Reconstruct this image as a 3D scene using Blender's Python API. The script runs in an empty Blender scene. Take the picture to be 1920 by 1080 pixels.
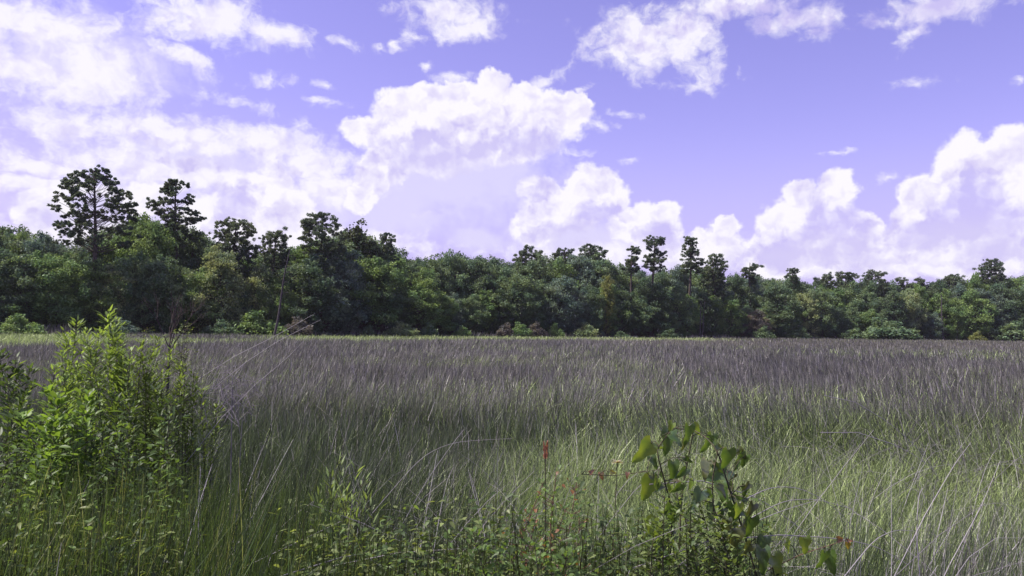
import bpy, math, random
import numpy as np
from mathutils import Matrix, Vector

# ------------------------------------------------------------------ scene, camera, light
S = bpy.context.scene
C = S.collection
R = math.radians
F = 1507.0                      # focal length in pixels of a 1920 wide frame
CAM = np.array([0.0, 0.0, 2.2])
PITCH = math.atan(75.5 / F)
ROLL = R(0.865)

f = np.array([0, math.cos(PITCH), math.sin(PITCH)])
r0 = np.array([1.0, 0, 0])
u0 = np.cross(r0, f)
rr = math.cos(ROLL) * r0 + math.sin(ROLL) * u0
uu = math.cos(ROLL) * u0 - math.sin(ROLL) * r0


def ray(px, py):
    d = f + (px - 960) / F * rr - (py - 540) / F * uu
    return d / np.linalg.norm(d)


def P(px, py, Y):
    d = ray(px, py)
    return CAM + d * (Y / d[1])


def horizon(px):
    return 601 + 29 * px / 1920.0


cam = bpy.data.cameras.new('camera')
cam.sensor_width = 36
cam.lens = 36 * F / 1920
cam.clip_start = 0.05
cam.clip_end = 9000
co = bpy.data.objects.new('camera', cam)
C.objects.link(co)
M = Matrix.Identity(4)
for i in range(3):
    M[i][0] = rr[i]; M[i][1] = uu[i]; M[i][2] = -f[i]; M[i][3] = CAM[i]
co.matrix_world = M
S.camera = co

SUN_AZ, SUN_EL = R(-97), R(57)
sun_dir = Vector((math.sin(SUN_AZ) * math.cos(SUN_EL), math.cos(SUN_AZ) * math.cos(SUN_EL), math.sin(SUN_EL)))
sl = bpy.data.lights.new('sun', 'SUN')
sl.energy = 5.0
sl.angle = R(0.5)
sl.color = (1.0, 0.93, 0.86)
so = bpy.data.objects.new('sun', sl)
so.rotation_euler = sun_dir.to_track_quat('Z', 'Y').to_euler()
so.location = (0, 0, 60)
C.objects.link(so)

S.view_settings.view_transform = 'Standard'
S.view_settings.look = 'None'
S.view_settings.exposure = 0.5
S.view_settings.gamma = 1.0
S.render.engine = 'CYCLES'
cy = S.cycles
cy.max_bounces = 6
cy.diffuse_bounces = 3
cy.glossy_bounces = 2
cy.transmission_bounces = 3
cy.transparent_max_bounces = 4
cy.use_denoising = True
cy.denoiser = 'OPENIMAGEDENOISE'
cy.denoising_input_passes = 'RGB_ALBEDO_NORMAL'
cy.sample_clamp_indirect = 4.0

# ------------------------------------------------------------------ sky
W = bpy.data.worlds.new("World")
S.world = W
W.use_nodes = True
nt = W.node_tree
for n in list(nt.nodes):
    nt.nodes.remove(n)


class G:
    """small helper to write node graphs"""
    def __init__(self, tree):
        self.t = tree

    def node(self, typ, ins=None, **kw):
        n = self.t.nodes.new(typ)
        for k, v in kw.items():
            setattr(n, k, v)
        for k, v in (ins or {}).items():
            if v is None:
                continue
            if hasattr(v, 'is_output'):
                self.t.links.new(v, n.inputs[k])
            else:
                n.inputs[k].default_value = v
        return n

    def m(self, op, a, b=None, c=None, clamp=False):
        n = self.node('ShaderNodeMath', {0: a, 1: b, 2: c}, operation=op)
        n.use_clamp = clamp
        return n.outputs[0]

    def v(self, op, a, b=None, scale=None):
        n = self.node('ShaderNodeVectorMath', {0: a, 1: b, 'Scale': scale}, operation=op)
        return n.outputs['Value'] if op in ('LENGTH', 'DOT_PRODUCT') else n.outputs[0]

    def ss(self, x, lo, hi, tlo=0.0, thi=1.0):
        n = self.node('ShaderNodeMapRange', {0: x, 1: lo, 2: hi, 3: tlo, 4: thi})
        n.interpolation_type = 'SMOOTHSTEP'
        return n.outputs[0]

    def noise(self, vec, scale, detail, rough=0.55, col=False, dist=0.0):
        n = self.node('ShaderNodeTexNoise', {'Vector': vec, 'Scale': scale, 'Detail': detail, 'Roughness': rough, 'Distortion': dist})
        n.noise_dimensions = '3D'
        return n.outputs['Color' if col else 'Fac']

    def mix(self, fac, a, b, blend='MIX'):
        n = self.node('ShaderNodeMix', {'Factor': fac}, data_type='RGBA')
        n.blend_type = blend
        for nm, v in ((6, a), (7, b)):
            if hasattr(v, 'is_output'):
                self.t.links.new(v, n.inputs[nm])
            else:
                n.inputs[nm].default_value = (*v, 1)
        return n.outputs[2]


g = G(nt)
# clouds as seen from the marsh: centre and half-size in photo pixels, turned into azimuth / elevation
HEAPED = [  # towering cumulus with crisp cauliflower edges
    (900, 215, 195, 62, 0), (927, 156, 36, 34, 0), (860, 190, 100, 42, 0), (1040, 212, 82, 48, 0), (700, 246, 72, 34, 0),
    (755, 215, 68, 56, 0), (775, 255, 100, 56, 0), (950, 240, 150, 45, 0), (700, 325, 40, 48, 0), (680, 366, 36, 34, 0), (730, 300, 50, 50, 0),
    (800, 180, 40, 28, 0), (975, 185, 60, 30, 0), (1085, 195, 30, 26, 0),
    (1012, 356, 46, 28, 0), (1112, 345, 58, 44, 0), (1140, 375, 46, 46, 0), (1060, 390, 90, 50, 0), (1005, 428, 60, 38, 0),
    (1210, 424, 78, 48, 0), (1250, 402, 30, 30, 0), (900, 262, 165, 56, 0), (815, 285, 95, 52, 0), (1180, 408, 30, 26, 0),
    (1500, 370, 42, 38, 0), (1570, 355, 46, 42, 0), (1478, 425, 66, 56, 0), (1545, 440, 90, 84, 0), (1622, 425, 36, 36, 0),
    (1362, 424, 34, 22, 0), (1345, 462, 60, 40, 0), (1455, 480, 80, 50, 0),
    (1812, 310, 76, 62, 0), (1893, 280, 52, 54, 0), (1860, 345, 110, 76, 0), (1730, 372, 56, 48, 0), (1725, 442, 90, 58, 0),
    (1840, 440, 130, 90, 0), (1640, 466, 70, 44, 0), (1900, 395, 80, 66, 0), (1770, 350, 40, 40, 0), (1700, 410, 40, 40, 0),
    (80, 395, 62, 58, 0), (275, 372, 52, 40, 0), (470, 372, 96, 58, 0), (527, 338, 26, 24, 0), (440, 412, 120, 66, 0), (540, 400, 60, 60, 0),
]
STREAKED = [  # torn, wind-drawn sheets
    (60, 42, 210, 70, 0), (30, 128, 210, 66, 0), (180, 135, 140, 72, 12), (385, 40, 170, 62, 0), (510, 64, 110, 36, 6), (640, 78, 44, 14, 8),
    (350, 112, 80, 26, 12), (290, 190, 74, 20, -9), (495, 153, 56, 18, -14), (606, 154, 30, 9, 0), (455, 194, 74, 15, 12), (595, 190, 52, 10, 0),
    (150, 232, 150, 48, 0), (330, 255, 230, 56, 4), (525, 272, 190, 46, 4), (80, 312, 200, 24, 5), (320, 322, 330, 42, 2), (570, 305, 150, 60, 0),
    (100, 350, 240, 26, 0), (620, 350, 120, 50, 0), (560, 235, 40, 22, 0),
    (850, 26, 125, 46, 0), (880, 50, 90, 30, -12), (776, 72, 34, 22, 0), (720, 91, 18, 9, 0), (746, 88, 16, 12, 0), (801, 125, 24, 12, 10),
    (855, 148, 60, 16, -4), (1022, 150, 64, 14, -24), (1086, 164, 46, 9, -24),
    (1200, 78, 125, 76, 0), (1280, 66, 90, 86, 0), (1195, 138, 50, 28, 20), (1312, 122, 72, 60, 0), (1300, 160, 46, 20, 15), (1130, 60, 60, 22, -20),
    (1370, 10, 200, 30, 0), (1500, 34, 110, 34, 0), (1520, 62, 40, 18, 0), (1770, 14, 170, 34, 0), (1715, 58, 60, 22, -30), (1660, 40, 70, 16, 0),
    (1908, 142, 26, 12, -12), (1720, 152, 60, 14, 0), (1570, 281, 50, 7, 0), (1175, 210, 40, 10, 12), (1075, 290, 40, 12, 0), (1180, 300, 26, 9, 0),
    (1665, 328, 30, 10, -10), (1115, 232, 50, 20, 10), (800, 400, 40, 9, 0),
    (600, 455, 300, 40, 0), (1200, 480, 320, 36, 0), (1700, 500, 320, 36, 0), (150, 440, 250, 40, 0),
]
VEILS = [  # smooth pale haze of rain and ice below and between the heaps
    (880, 320, 230, 150, 0), (890, 445, 90, 40, 0), (900, 300, 190, 110, 0), (740, 390, 150, 100, 0), (560, 400, 240, 110, 0), (1080, 455, 220, 60, 0), (250, 400, 300, 110, 0), (1560, 490, 260, 60, 0),
    (1800, 470, 260, 90, 0), (1250, 470, 180, 50, 0), (330, 300, 330, 60, 0), (150, 110, 280, 120, 0), (860, 310, 200, 150, 0), (760, 330, 130, 130, 0),
]
BELLIES = [(1560, 440, 90, 80, 0), (1850, 430, 120, 80, 0), (1720, 450, 90, 50, 0),  # grey-lilac undersides facing away from the sun
    (880, 330, 190, 90, 0), (800, 300, 120, 70, 0), (1000, 275, 110, 45, 0), (780, 390, 110, 60, 0), (1070, 440, 120, 40, 0), (1120, 400, 50, 24, 0),
    (1560, 440, 80, 90, 0), (1480, 470, 80, 50, 0), (1830, 385, 110, 60, 0), (1760, 430, 70, 70, 0), (1860, 470, 130, 50, 0), (1640, 490, 90, 40, 0),
    (440, 385, 70, 50, 0), (300, 268, 110, 26, 0), (400, 300, 160, 24, 0), (1200, 92, 60, 26, 10), (340, 35, 40, 12, 0), (1230, 450, 60, 36, 0), (100, 420, 60, 40, 0),
    (1450, 30, 260, 60, 0), (1750, 30, 200, 60, 0),
]


def azel(px, py):
    d = ray(px, py)
    return math.atan2(d[0], d[1]) * 1000, math.atan2(d[2], math.hypot(d[0], d[1])) * 1000


tc = g.node('ShaderNodeTexCoord').outputs['Generated']
sep = g.node('ShaderNodeSeparateXYZ', {0: tc})
X, Y, Z = sep.outputs
az = g.m('MULTIPLY', g.m('ARCTAN2', X, Y), 1000.0)
hyp = g.m('SQRT', g.m('ADD', g.m('MULTIPLY', X, X), g.m('MULTIPLY', Y, Y)))
el = g.m('MULTIPLY', g.m('ARCTAN2', Z, hyp), 1000.0)
pos = g.node('ShaderNodeCombineXYZ', {0: az, 1: el, 2: 0.0}).outputs[0]


def warp(vec, items):
    for sc, amp, det, stretch in items:
        q = g.v('MULTIPLY', pos, (1.0 / stretch, 1.0, 1.0)) if stretch != 1 else pos
        n = g.noise(q, 1.0 / sc, det, 0.6, col=True)
        off = g.v('MULTIPLY', g.v('SUBTRACT', n, (0.5, 0.5, 0.5)), (amp * stretch ** 0.5, amp, 0))
        vec = g.v('ADD', vec, off)
    return vec


def chain(vec, cur):
    n = g.node('ShaderNodeVectorMath', {0: cur, 1: (0, 0, 1e-4), 2: vec}, operation='MULTIPLY_ADD')
    return n.outputs[0]


def field(vec, blobs, after=None, soft=False):
    # every few ellipses the lookup is made to wait for the result so far, so the shader needs few registers
    cur = None
    vec0 = vec
    if after is not None:
        vec = vec0 = chain(vec, after)
    for bi, (px, py, rx, ry, rot) in enumerate(blobs):
        if bi and bi % 8 == 0:
            vec = chain(vec0, cur)
        a, e = azel(px, py)
        a1, a0 = azel(px + rx, py)[0], azel(px - rx, py)[0]
        e1, e0 = azel(px, py - ry)[1], azel(px, py + ry)[1]
        mp = g.node('ShaderNodeMapping', {'Vector': vec, 'Location': (a, e, 0), 'Rotation': (0, 0, -R(rot)),
                                          'Scale': ((a1 - a0) / 2, (e1 - e0) / 2, 1)}, vector_type='TEXTURE')
        ln = g.v('LENGTH', mp.outputs[0])
        if soft and rx < 75:      # small scraps stay thin
            ln = g.m('MULTIPLY_ADD', ln, 0.55, 0.45)
        cur = ln if cur is None else g.m('SMOOTH_MIN', cur, ln, 0.12)
    return g.m('SUBTRACT', 1.0, cur)


wc = warp(pos, [(46, 22, 3, 1), (17, 13, 3, 1), (6, 5, 2, 1)])
wsx = warp(pos, [(60, 30, 4, 2.2), (16, 14, 4, 1.8)])
FH = field(wc, HEAPED)
FS = field(wsx, STREAKED, FH, True)
FV = field(warp(pos, [(70, 60, 3, 1.5)]), VEILS, FS)
FB = field(warp(pos, [(50, 50, 3, 1)]), BELLIES, FV)
nb = g.noise(pos, 1 / 22.0, 5, 0.6)
fine = g.noise(wsx, 1 / 26.0, 6, 0.62)
aH = g.ss(g.m('ADD', FH, g.m('MULTIPLY', g.m('SUBTRACT', nb, 0.5), 0.6)), -0.02, 0.24)
aS = g.ss(g.m('ADD', FS, g.m('MULTIPLY', g.m('SUBTRACT', fine, 0.5), 2.0)), -0.02, 0.80)
# relief of the heaps: difference of the same noise a little way towards the light
n2 = g.noise(g.v('ADD', wc, (-7.0, 9.0, 0)), 1 / 30.0, 3, 0.55)
n1 = g.noise(wc, 1 / 30.0, 3, 0.55)
m2 = g.noise(g.v('ADD', wc, (-16.0, 20.0, 0)), 1 / 70.0, 4, 0.6)
m1 = g.noise(wc, 1 / 70.0, 4, 0.6)
rel = g.m('ADD', g.m('MULTIPLY', g.m('SUBTRACT', n2, n1), 1.7), g.m('MULTIPLY', g.m('SUBTRACT', m2, m1), 2.2))
belly = g.ss(g.m('ADD', FB, g.m('MULTIPLY', rel, 0.5)), -0.1, 0.75)
inner = g.ss(FH, 0.10, 0.75, 0.0, 0.26)
lil = g.m('ADD', g.m('ADD', g.m('MULTIPLY', belly, 0.62), inner), rel, clamp=True)
ST = 0.071
white = (9.9, 9.6, 10.4)
lilac = (6.3, 5.7, 9.2)
ccol = g.mix(lil, white, lilac)
sky = g.node('ShaderNodeTexSky', sky_type='NISHITA')
sky.sun_disc = False
sky.sun_elevation = SUN_EL
sky.sun_rotation = SUN_AZ
sky.dust_density = 1.0
tinted = g.mix(1.0, sky.outputs[0], (2.02, 1.30, 2.06), 'MULTIPLY')
low_air = g.ss(el, 10.0, 260.0, 0.85, 0.0)
tinted = g.mix(low_air, tinted, (5.3, 5.0, 9.1))
veil = g.ss(g.m('ADD', FV, g.m('MULTIPLY', g.m('SUBTRACT', fine, 0.5), 1.0)), 0.0, 0.7, 0.0, 0.74)
tinted = g.mix(veil, tinted, (7.9, 7.5, 9.9))
aH = g.m('MULTIPLY', aH, g.m('SUBTRACT', 1.0, g.m('MULTIPLY', belly, 0.38)))
alpha = g.m('MAXIMUM', aH, g.m('MULTIPLY', aS, 0.93))
# clouds thin out away from the part of the sky the photograph shows, and never below the horizon
alpha = g.m('MULTIPLY', alpha, g.ss(el, -20.0, 10.0))
skyc = g.mix(alpha, tinted, ccol)
bg = g.node('ShaderNodeBackground', {'Color': skyc, 'Strength': ST})
wo = g.node('ShaderNodeOutputWorld')
nt.links.new(bg.outputs[0], wo.inputs[0])
W.cycles.sampling_method = 'NONE'


# ------------------------------------------------------------------ helpers
def tag(o, label=None, cat=None, group=None, kind=None):
    if label: o['label'] = label
    if cat: o['category'] = cat
    if group: o['group'] = group
    if kind: o['kind'] = kind
    return o


def empty(name, loc, label=None, cat=None, group=None):
    o = bpy.data.objects.new(name, None)
    o.empty_display_size = 0.2
    o.location = loc
    C.objects.link(o)
    return tag(o, label, cat, group)


class Geo:
    def __init__(self):
        self.v, self.q, self.t, self.c, self.n = [], [], [], [], 0

    def add(self, v, quads=None, tris=None, col=None):
        v = np.asarray(v, float).reshape(-1, 3)
        self.v.append(v)
        if quads is not None and len(quads): self.q.append(np.asarray(quads, np.int64).reshape(-1, 4) + self.n)
        if tris is not None and len(tris): self.t.append(np.asarray(tris, np.int64).reshape(-1, 3) + self.n)
        if col is not None:
            self.c.append(np.broadcast_to(np.asarray(col, float), (len(v), 3)))
        self.n += len(v)
        return self

    def mesh(self, name, mat, smooth=False):
        me = bpy.data.meshes.new(name)
        v = np.concatenate(self.v)
        q = np.concatenate(self.q) if self.q else np.zeros((0, 4), np.int64)
        t = np.concatenate(self.t) if self.t else np.zeros((0, 3), np.int64)
        me.vertices.add(len(v))
        me.vertices.foreach_set('co', v.astype(np.float32).ravel())
        me.loops.add(q.size + t.size)
        me.loops.foreach_set('vertex_index', np.concatenate([q.ravel(), t.ravel()]).astype(np.int32))
        me.polygons.add(len(q) + len(t))
        st = np.concatenate([np.arange(len(q)) * 4, q.size + np.arange(len(t)) * 3]).astype(np.int32)
        me.polygons.foreach_set('loop_start', st)
        if smooth:
            me.polygons.foreach_set('use_smooth', np.ones(len(q) + len(t), bool))
        if self.c:
            at = me.color_attributes.new('tone', 'FLOAT_COLOR', 'POINT')
            c = np.concatenate(self.c)
            at.data.foreach_set('color', np.concatenate([c, np.ones((len(c), 1))], 1).astype(np.float32).ravel())
        me.update(calc_edges=True)
        me.materials.append(mat)
        return me

    def obj(self, name, mat, parent=None, smooth=False):
        o = bpy.data.objects.new(name, self.mesh(name, mat, smooth))
        C.objects.link(o)
        if parent is not None: o.parent = parent
        return o


def tube(geo, pts, rad, sides=6, col=None):
    pts = np.asarray(pts, float)
    n = len(pts)
    rad = np.broadcast_to(np.asarray(rad, float), (n,))
    d = np.gradient(pts, axis=0)
    d /= np.linalg.norm(d, axis=1, keepdims=True) + 1e-9
    ref = np.where(np.abs(d[:, 2:3]) > 0.9, [[1.0, 0, 0]], [[0, 0, 1.0]])
    a = np.cross(d, ref); a /= np.linalg.norm(a, axis=1, keepdims=True) + 1e-9
    b = np.cross(d, a)
    th = np.arange(sides) * 2 * math.pi / sides
    v = pts[:, None] + rad[:, None, None] * (np.cos(th)[None, :, None] * a[:, None] + np.sin(th)[None, :, None] * b[:, None])
    i = np.arange(n - 1)[:, None] * sides
    j = np.arange(sides)[None]
    k = (j + 1) % sides
    q = np.stack([i + j, i + k, i + sides + k, i + sides + j], -1).reshape(-1, 4)
    geo.add(v.reshape(-1, 3), q, col=col)


def unit(v):
    return v / (np.linalg.norm(v, axis=-1, keepdims=True) + 1e-9)


T_LANCE = ([0, .15, .4, .7, 1], [.12, .7, 1, .62, .03])
T_OVAL = ([0, .2, .5, .8, 1], [.15, .8, 1, .75, .08])
T_OBOV = ([0, .35, .65, .88, 1], [.1, .6, 1, .85, .2])


def leaves(geo, pos, dirs, nrm, length, width, tmpl=T_LANCE, droop=0.25, fold=0.25, col=None):
    """pos/dirs/nrm (N,3): folded, drooping leaf blades"""
    n = len(pos)
    t = np.array(tmpl[0]); hw = np.array(tmpl[1])
    d = unit(dirs); s = unit(np.cross(d, nrm)); m = np.cross(s, d)
    L = np.broadcast_to(length, (n,))[:, None, None]; Wd = np.broadcast_to(width, (n,))[:, None, None] * 0.5
    dr = np.broadcast_to(droop, (n,))[:, None, None]
    ctr = pos[:, None] + d[:, None] * (t[None, :, None] * L) - m[:, None] * (dr * L * t[None, :, None] ** 2)
    lft = ctr + s[:, None] * (Wd * hw[None, :, None]) + m[:, None] * (fold * Wd * hw[None, :, None])
    rgt = ctr - s[:, None] * (Wd * hw[None, :, None]) + m[:, None] * (fold * Wd * hw[None, :, None])
    v = np.stack([lft, ctr, rgt], 2)          # n, rows, 3, 3
    rws = len(t)
    base = (np.arange(n) * rws * 3)[:, None, None]
    i = np.arange(rws - 1)[None, :, None] * 3
    k = np.arange(2)[None, None, :]
    q = np.stack([base + i + k, base + i + k + 1, base + i + k + 4, base + i + k + 3], -1).reshape(-1, 4)
    cc = None
    if col is not None:
        cc = np.repeat(np.asarray(col), rws * 3, axis=0)
    geo.add(v.reshape(-1, 3), q, col=cc)


def chips(geo, ctr, nrm, size, rng, aspect=0.6):
    """one bent rhombus per leaf clump, for trees seen from afar"""
    n = len(ctr)
    a = unit(np.cross(nrm, rng.normal(size=(n, 3)))); b = np.cross(unit(nrm), a)
    sz = np.broadcast_to(size, (n,))[:, None]
    bend = unit(nrm) * sz * rng.uniform(-.25, .25, (n, 1))
    v = np.stack([ctr - a * sz, ctr + b * sz * aspect + bend, ctr + a * sz, ctr - b * sz * aspect + bend], 1)
    q = np.arange(n * 4).reshape(n, 4)
    geo.add(v.reshape(-1, 3), q)


def vnoise(x, y, seed=0):
    """smooth 2D value noise for numpy arrays"""
    rng = np.random.default_rng(seed)
    tab = rng.random((64, 64))
    xi = np.floor(x).astype(int); yi = np.floor(y).astype(int)
    fx = x - xi; fy = y - yi
    fx = fx * fx * (3 - 2 * fx); fy = fy * fy * (3 - 2 * fy)
    a = tab[xi % 64, yi % 64]; b = tab[(xi + 1) % 64, yi % 64]; c = tab[xi % 64, (yi + 1) % 64]; d = tab[(xi + 1) % 64, (yi + 1) % 64]
    return (a * (1 - fx) + b * fx) * (1 - fy) + (c * (1 - fx) + d * fx) * fy


def sst(x, a, b):
    t = np.clip((x - a) / (b - a), 0, 1)
    return t * t * (3 - 2 * t)


# ------------------------------------------------------------------ materials
def foliage_mat(name, col=None, objcol=False, attr=False, transl=0.3, gloss=0.05, grough=0.45, var=0.35, noise_scale=0.0, warm=(1.1, 1.0, 0.75)):
    m = bpy.data.materials.new(name)
    m.use_nodes = True
    t = m.node_tree
    for n in list(t.nodes): t.nodes.remove(n)
    k = G(t)
    if objcol:
        base = k.node('ShaderNodeObjectInfo').outputs['Color']
    elif attr:
        base = k.node('ShaderNodeVertexColor', layer_name='tone').outputs['Color']
    else:
        base = k.node('ShaderNodeRGB').outputs[0]
        base.default_value = (*col, 1)
    if var:
        rnd = k.node('ShaderNodeNewGeometry').outputs['Random Per Island']
        sc = k.node('ShaderNodeMapRange', {0: rnd, 3: 1 - var, 4: 1 + var}).outputs[0]
        base = k.v('SCALE', base, scale=sc)
    if noise_scale:
        tcx = k.node('ShaderNodeTexCoord').outputs['Object']
        nz = k.noise(tcx, noise_scale, 2)
        fac = k.ss(nz, 0.35, 0.65)
        base = k.mix(fac, k.mix(1.0, base, (0.8, 0.9, 0.95), 'MULTIPLY'), k.mix(1.0, base, (1.3, 1.2, 1.0), 'MULTIPLY'))
    dif = k.node('ShaderNodeBsdfDiffuse', {'Color': base}).outputs[0]
    tcol = k.mix(1.0, base, tuple(1.25 * w for w in warm), 'MULTIPLY')
    trn = k.node('ShaderNodeBsdfTranslucent', {'Color': tcol}).outputs[0]
    sh = k.node('ShaderNodeMixShader', {0: transl, 1: dif, 2: trn}).outputs[0]
    if gloss:
        gl = k.node('ShaderNodeBsdfGlossy', {'Color': (1, 1, 1, 1), 'Roughness': grough}).outputs[0]
        sh = k.node('ShaderNodeMixShader', {0: gloss, 1: sh, 2: gl}).outputs[0]
    out = k.node('ShaderNodeOutputMaterial')
    t.links.new(sh, out.inputs[0])
    return m


def solid_mat(name, c1, c2, scale=4.0, rough=0.9, stretch=(1, 1, 1), bump=0.0):
    m = bpy.data.materials.new(name)
    m.use_nodes = True
    t = m.node_tree
    k = G(t)
    b = t.nodes['Principled BSDF']
    tcx = k.node('ShaderNodeTexCoord').outputs['Object']
    q = k.v('MULTIPLY', tcx, stretch)
    nz = k.noise(q, scale, 5, 0.6)
    colr = k.mix(k.ss(nz, 0.35, 0.65), c1, c2)
    t.links.new(colr, b.inputs['Base Color'])
    b.inputs['Roughness'].default_value = rough
    b.inputs['Specular IOR Level'].default_value = 0.2
    if bump:
        bn = k.node('ShaderNodeBump', {'Height': nz, 'Strength': bump})
        t.links.new(bn.outputs[0], b.inputs['Normal'])
    return m


M_TREE = foliage_mat('tree_foliage', objcol=True, transl=0.38, gloss=0.015, grough=0.5, var=0.40, noise_scale=0.35)
M_BARK = solid_mat('bark', (0.055, 0.045, 0.038), (0.11, 0.09, 0.075), 3.0, 0.95, (6, 6, 1), 0.4)
M_DEADWOOD = solid_mat('dead_wood', (0.04, 0.035, 0.037), (0.09, 0.08, 0.083), 4.0, 0.95, (5, 5, 1), 0.3)
M_PALEWOOD = solid_mat('bleached_wood', (0.14, 0.13, 0.14), (0.24, 0.22, 0.235), 6.0, 0.9, (5, 5, 1))
M_RUSH = foliage_mat('rush_stems', attr=True, transl=0.25, gloss=0.03, grough=0.4, var=0.5, warm=(1.0, 1.0, 0.85))
M_LEAF = foliage_mat('herb_leaves', attr=True, transl=0.45, gloss=0.018, grough=0.45, var=0.3, warm=(1.15, 1.1, 0.5))
M_VINE = foliage_mat('vine_leaves', objcol=True, transl=0.40, gloss=0.06, grough=0.3, var=0.0, noise_scale=1.5, warm=(1.2, 1.1, 0.5))
M_STEM = solid_mat('herb_stems', (0.045, 0.055, 0.025), (0.09, 0.08, 0.045), 30.0, 0.7)
M_REDSTEM = solid_mat('red_stems', (0.10, 0.055, 0.04), (0.17, 0.09, 0.065), 30.0, 0.7)
M_MUD = solid_mat('marsh_mud', (0.020, 0.018, 0.012), (0.05, 0.05, 0.028), 0.8, 0.95, (1, 1, 1), 0.3)

# ------------------------------------------------------------------ ground
TL_PX = [-500, 0, 400, 700, 1000, 1300, 1600, 1920, 2500]
TL_D = [82, 95, 110, 132, 158, 175, 198, 210, 220]


def tree_line(px):
    return np.interp(px, TL_PX, TL_D)


def ground_z(x, y):
    x = np.asarray(x, float); y = np.asarray(y, float)
    bank = 0.55 * (1 - sst(y + 0.25 * x, 1.5, 6.0))
    edge = tree_line(960 + F * x / np.maximum(y, 1))
    rise = 1.2 * sst(y - edge, 0, 40) * (y > 20)
    return bank + 0.08 * (vnoise(x * 0.7, y * 0.7, 5) - 0.5) * (y < 60) + rise


xs = np.concatenate([-np.geomspace(310, 12, 30), np.linspace(-11, 11, 60), np.geomspace(12, 310, 30)])
ys = np.concatenate([[-55, -35, -20, -8], np.linspace(-4, 14, 60), np.geomspace(15, 410, 60)])
gx, gy = np.meshgrid(xs, ys, indexing='ij')
gv = np.stack([gx, gy, ground_z(gx, gy)], -1).reshape(-1, 3)
ny = len(ys)
i, j = np.meshgrid(np.arange(len(xs) - 1), np.arange(ny - 1), indexing='ij')
gq = np.stack([i * ny + j, (i + 1) * ny + j, (i + 1) * ny + j + 1, i * ny + j + 1], -1).reshape(-1, 4)
tag(Geo().add(gv, gq).obj('ground', M_MUD, smooth=True), kind='structure')

# ------------------------------------------------------------------ tree builders


def pine_parts(seed, H, lo, prof, n, cr, flat=0.55, lean=0.0, chip=0.30, per=110, inner=0.2, limbs=True):
    """prof: list of (height fraction, left radius, right radius) of the crown outline"""
    rng = np.random.default_rng(seed)
    tz = np.linspace(0, 0.97, 9)
    sway = np.stack([lean * tz ** 1.5 + 0.012 * H * np.sin(tz * 5 + seed), 0.010 * H * np.sin(tz * 4 + seed * 2), tz * H], 1)
    sway[0, :2] = 0
    gt = Geo()
    r0_ = 0.016 * H + 0.05
    tube(gt, sway, r0_ * (1 - 0.80 * tz), 8)

    def axis(z):
        return np.array([np.interp(z, sway[:, 2], sway[:, 0]), np.interp(z, sway[:, 2], sway[:, 1]), z])
    hs = [p[0] for p in prof]; rl = [p[1] for p in prof]; rg = [p[2] for p in prof]
    cts = []
    tries = 0
    while len(cts) < n and tries < 6000:
        tries += 1
        hz = rng.uniform(hs[0], hs[-1])
        th = rng.uniform(0, 2 * math.pi)
        cs = math.cos(th)
        rad = np.interp(hz, hs, rg) if cs > 0 else np.interp(hz, hs, rl)
        k = rng.uniform(inner, 1.0) ** 0.6
        p = axis(hz * H) + np.array([cs * rad * k, math.sin(th) * rad * k * 0.9, 0])
        if all(np.linalg.norm((p - q) * [1, 1, 1 / flat]) > cr * 1.05 for q in cts):
            cts.append(p)
    gc = Geo()
    for p in cts:
        ax_d = math.hypot(p[0] - axis(p[2])[0], p[1])
        if limbs:
            z0 = max(lo * H, p[2] - 0.45 * ax_d - 0.02 * H)
            a = axis(z0)
            mid = a * 0.5 + p * 0.5 + np.array([0, 0, -0.06 * ax_d]) + rng.normal(0, 0.05 * ax_d + .02, 3)
            tube(gt, [a, a * 0.7 + mid * 0.3 + [0, 0, -.02 * ax_d], mid, p * 0.8 + mid * .2, p], np.array([.045, .038, .028, .02, .012]) * (0.4 + 0.025 * H) * (0.7 + 0.1 * ax_d), 4)
        s = cr * rng.uniform(0.7, 1.25)
        for _ in range(rng.integers(5, 9)):      # needle sprays round the end of the bough
            od = unit(rng.normal(size=3)) * rng.random() ** .5
            c2 = p + od * [s * 1.25, s * 1.25, s * flat * 1.05]
            if limbs: tube(gt, [p, (p + c2) / 2, c2], [.02, .015, .008], 3)
            s2 = s * rng.uniform(.20, .48)
            m = int(per * .38 * (s2 / (.42 * s)) ** 2)
            d = unit(rng.normal(size=(m, 3)))
            q = c2 + d * (rng.random((m, 1)) ** .5) * [s2, s2, s2 * .7]
            nn = unit(d * .4 + rng.normal(0, 0.9, (m, 3)))
            chips(gc, q, nn, chip * rng.uniform(0.6, 1.2, m), rng, 0.36)
    return gt, gc


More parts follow.
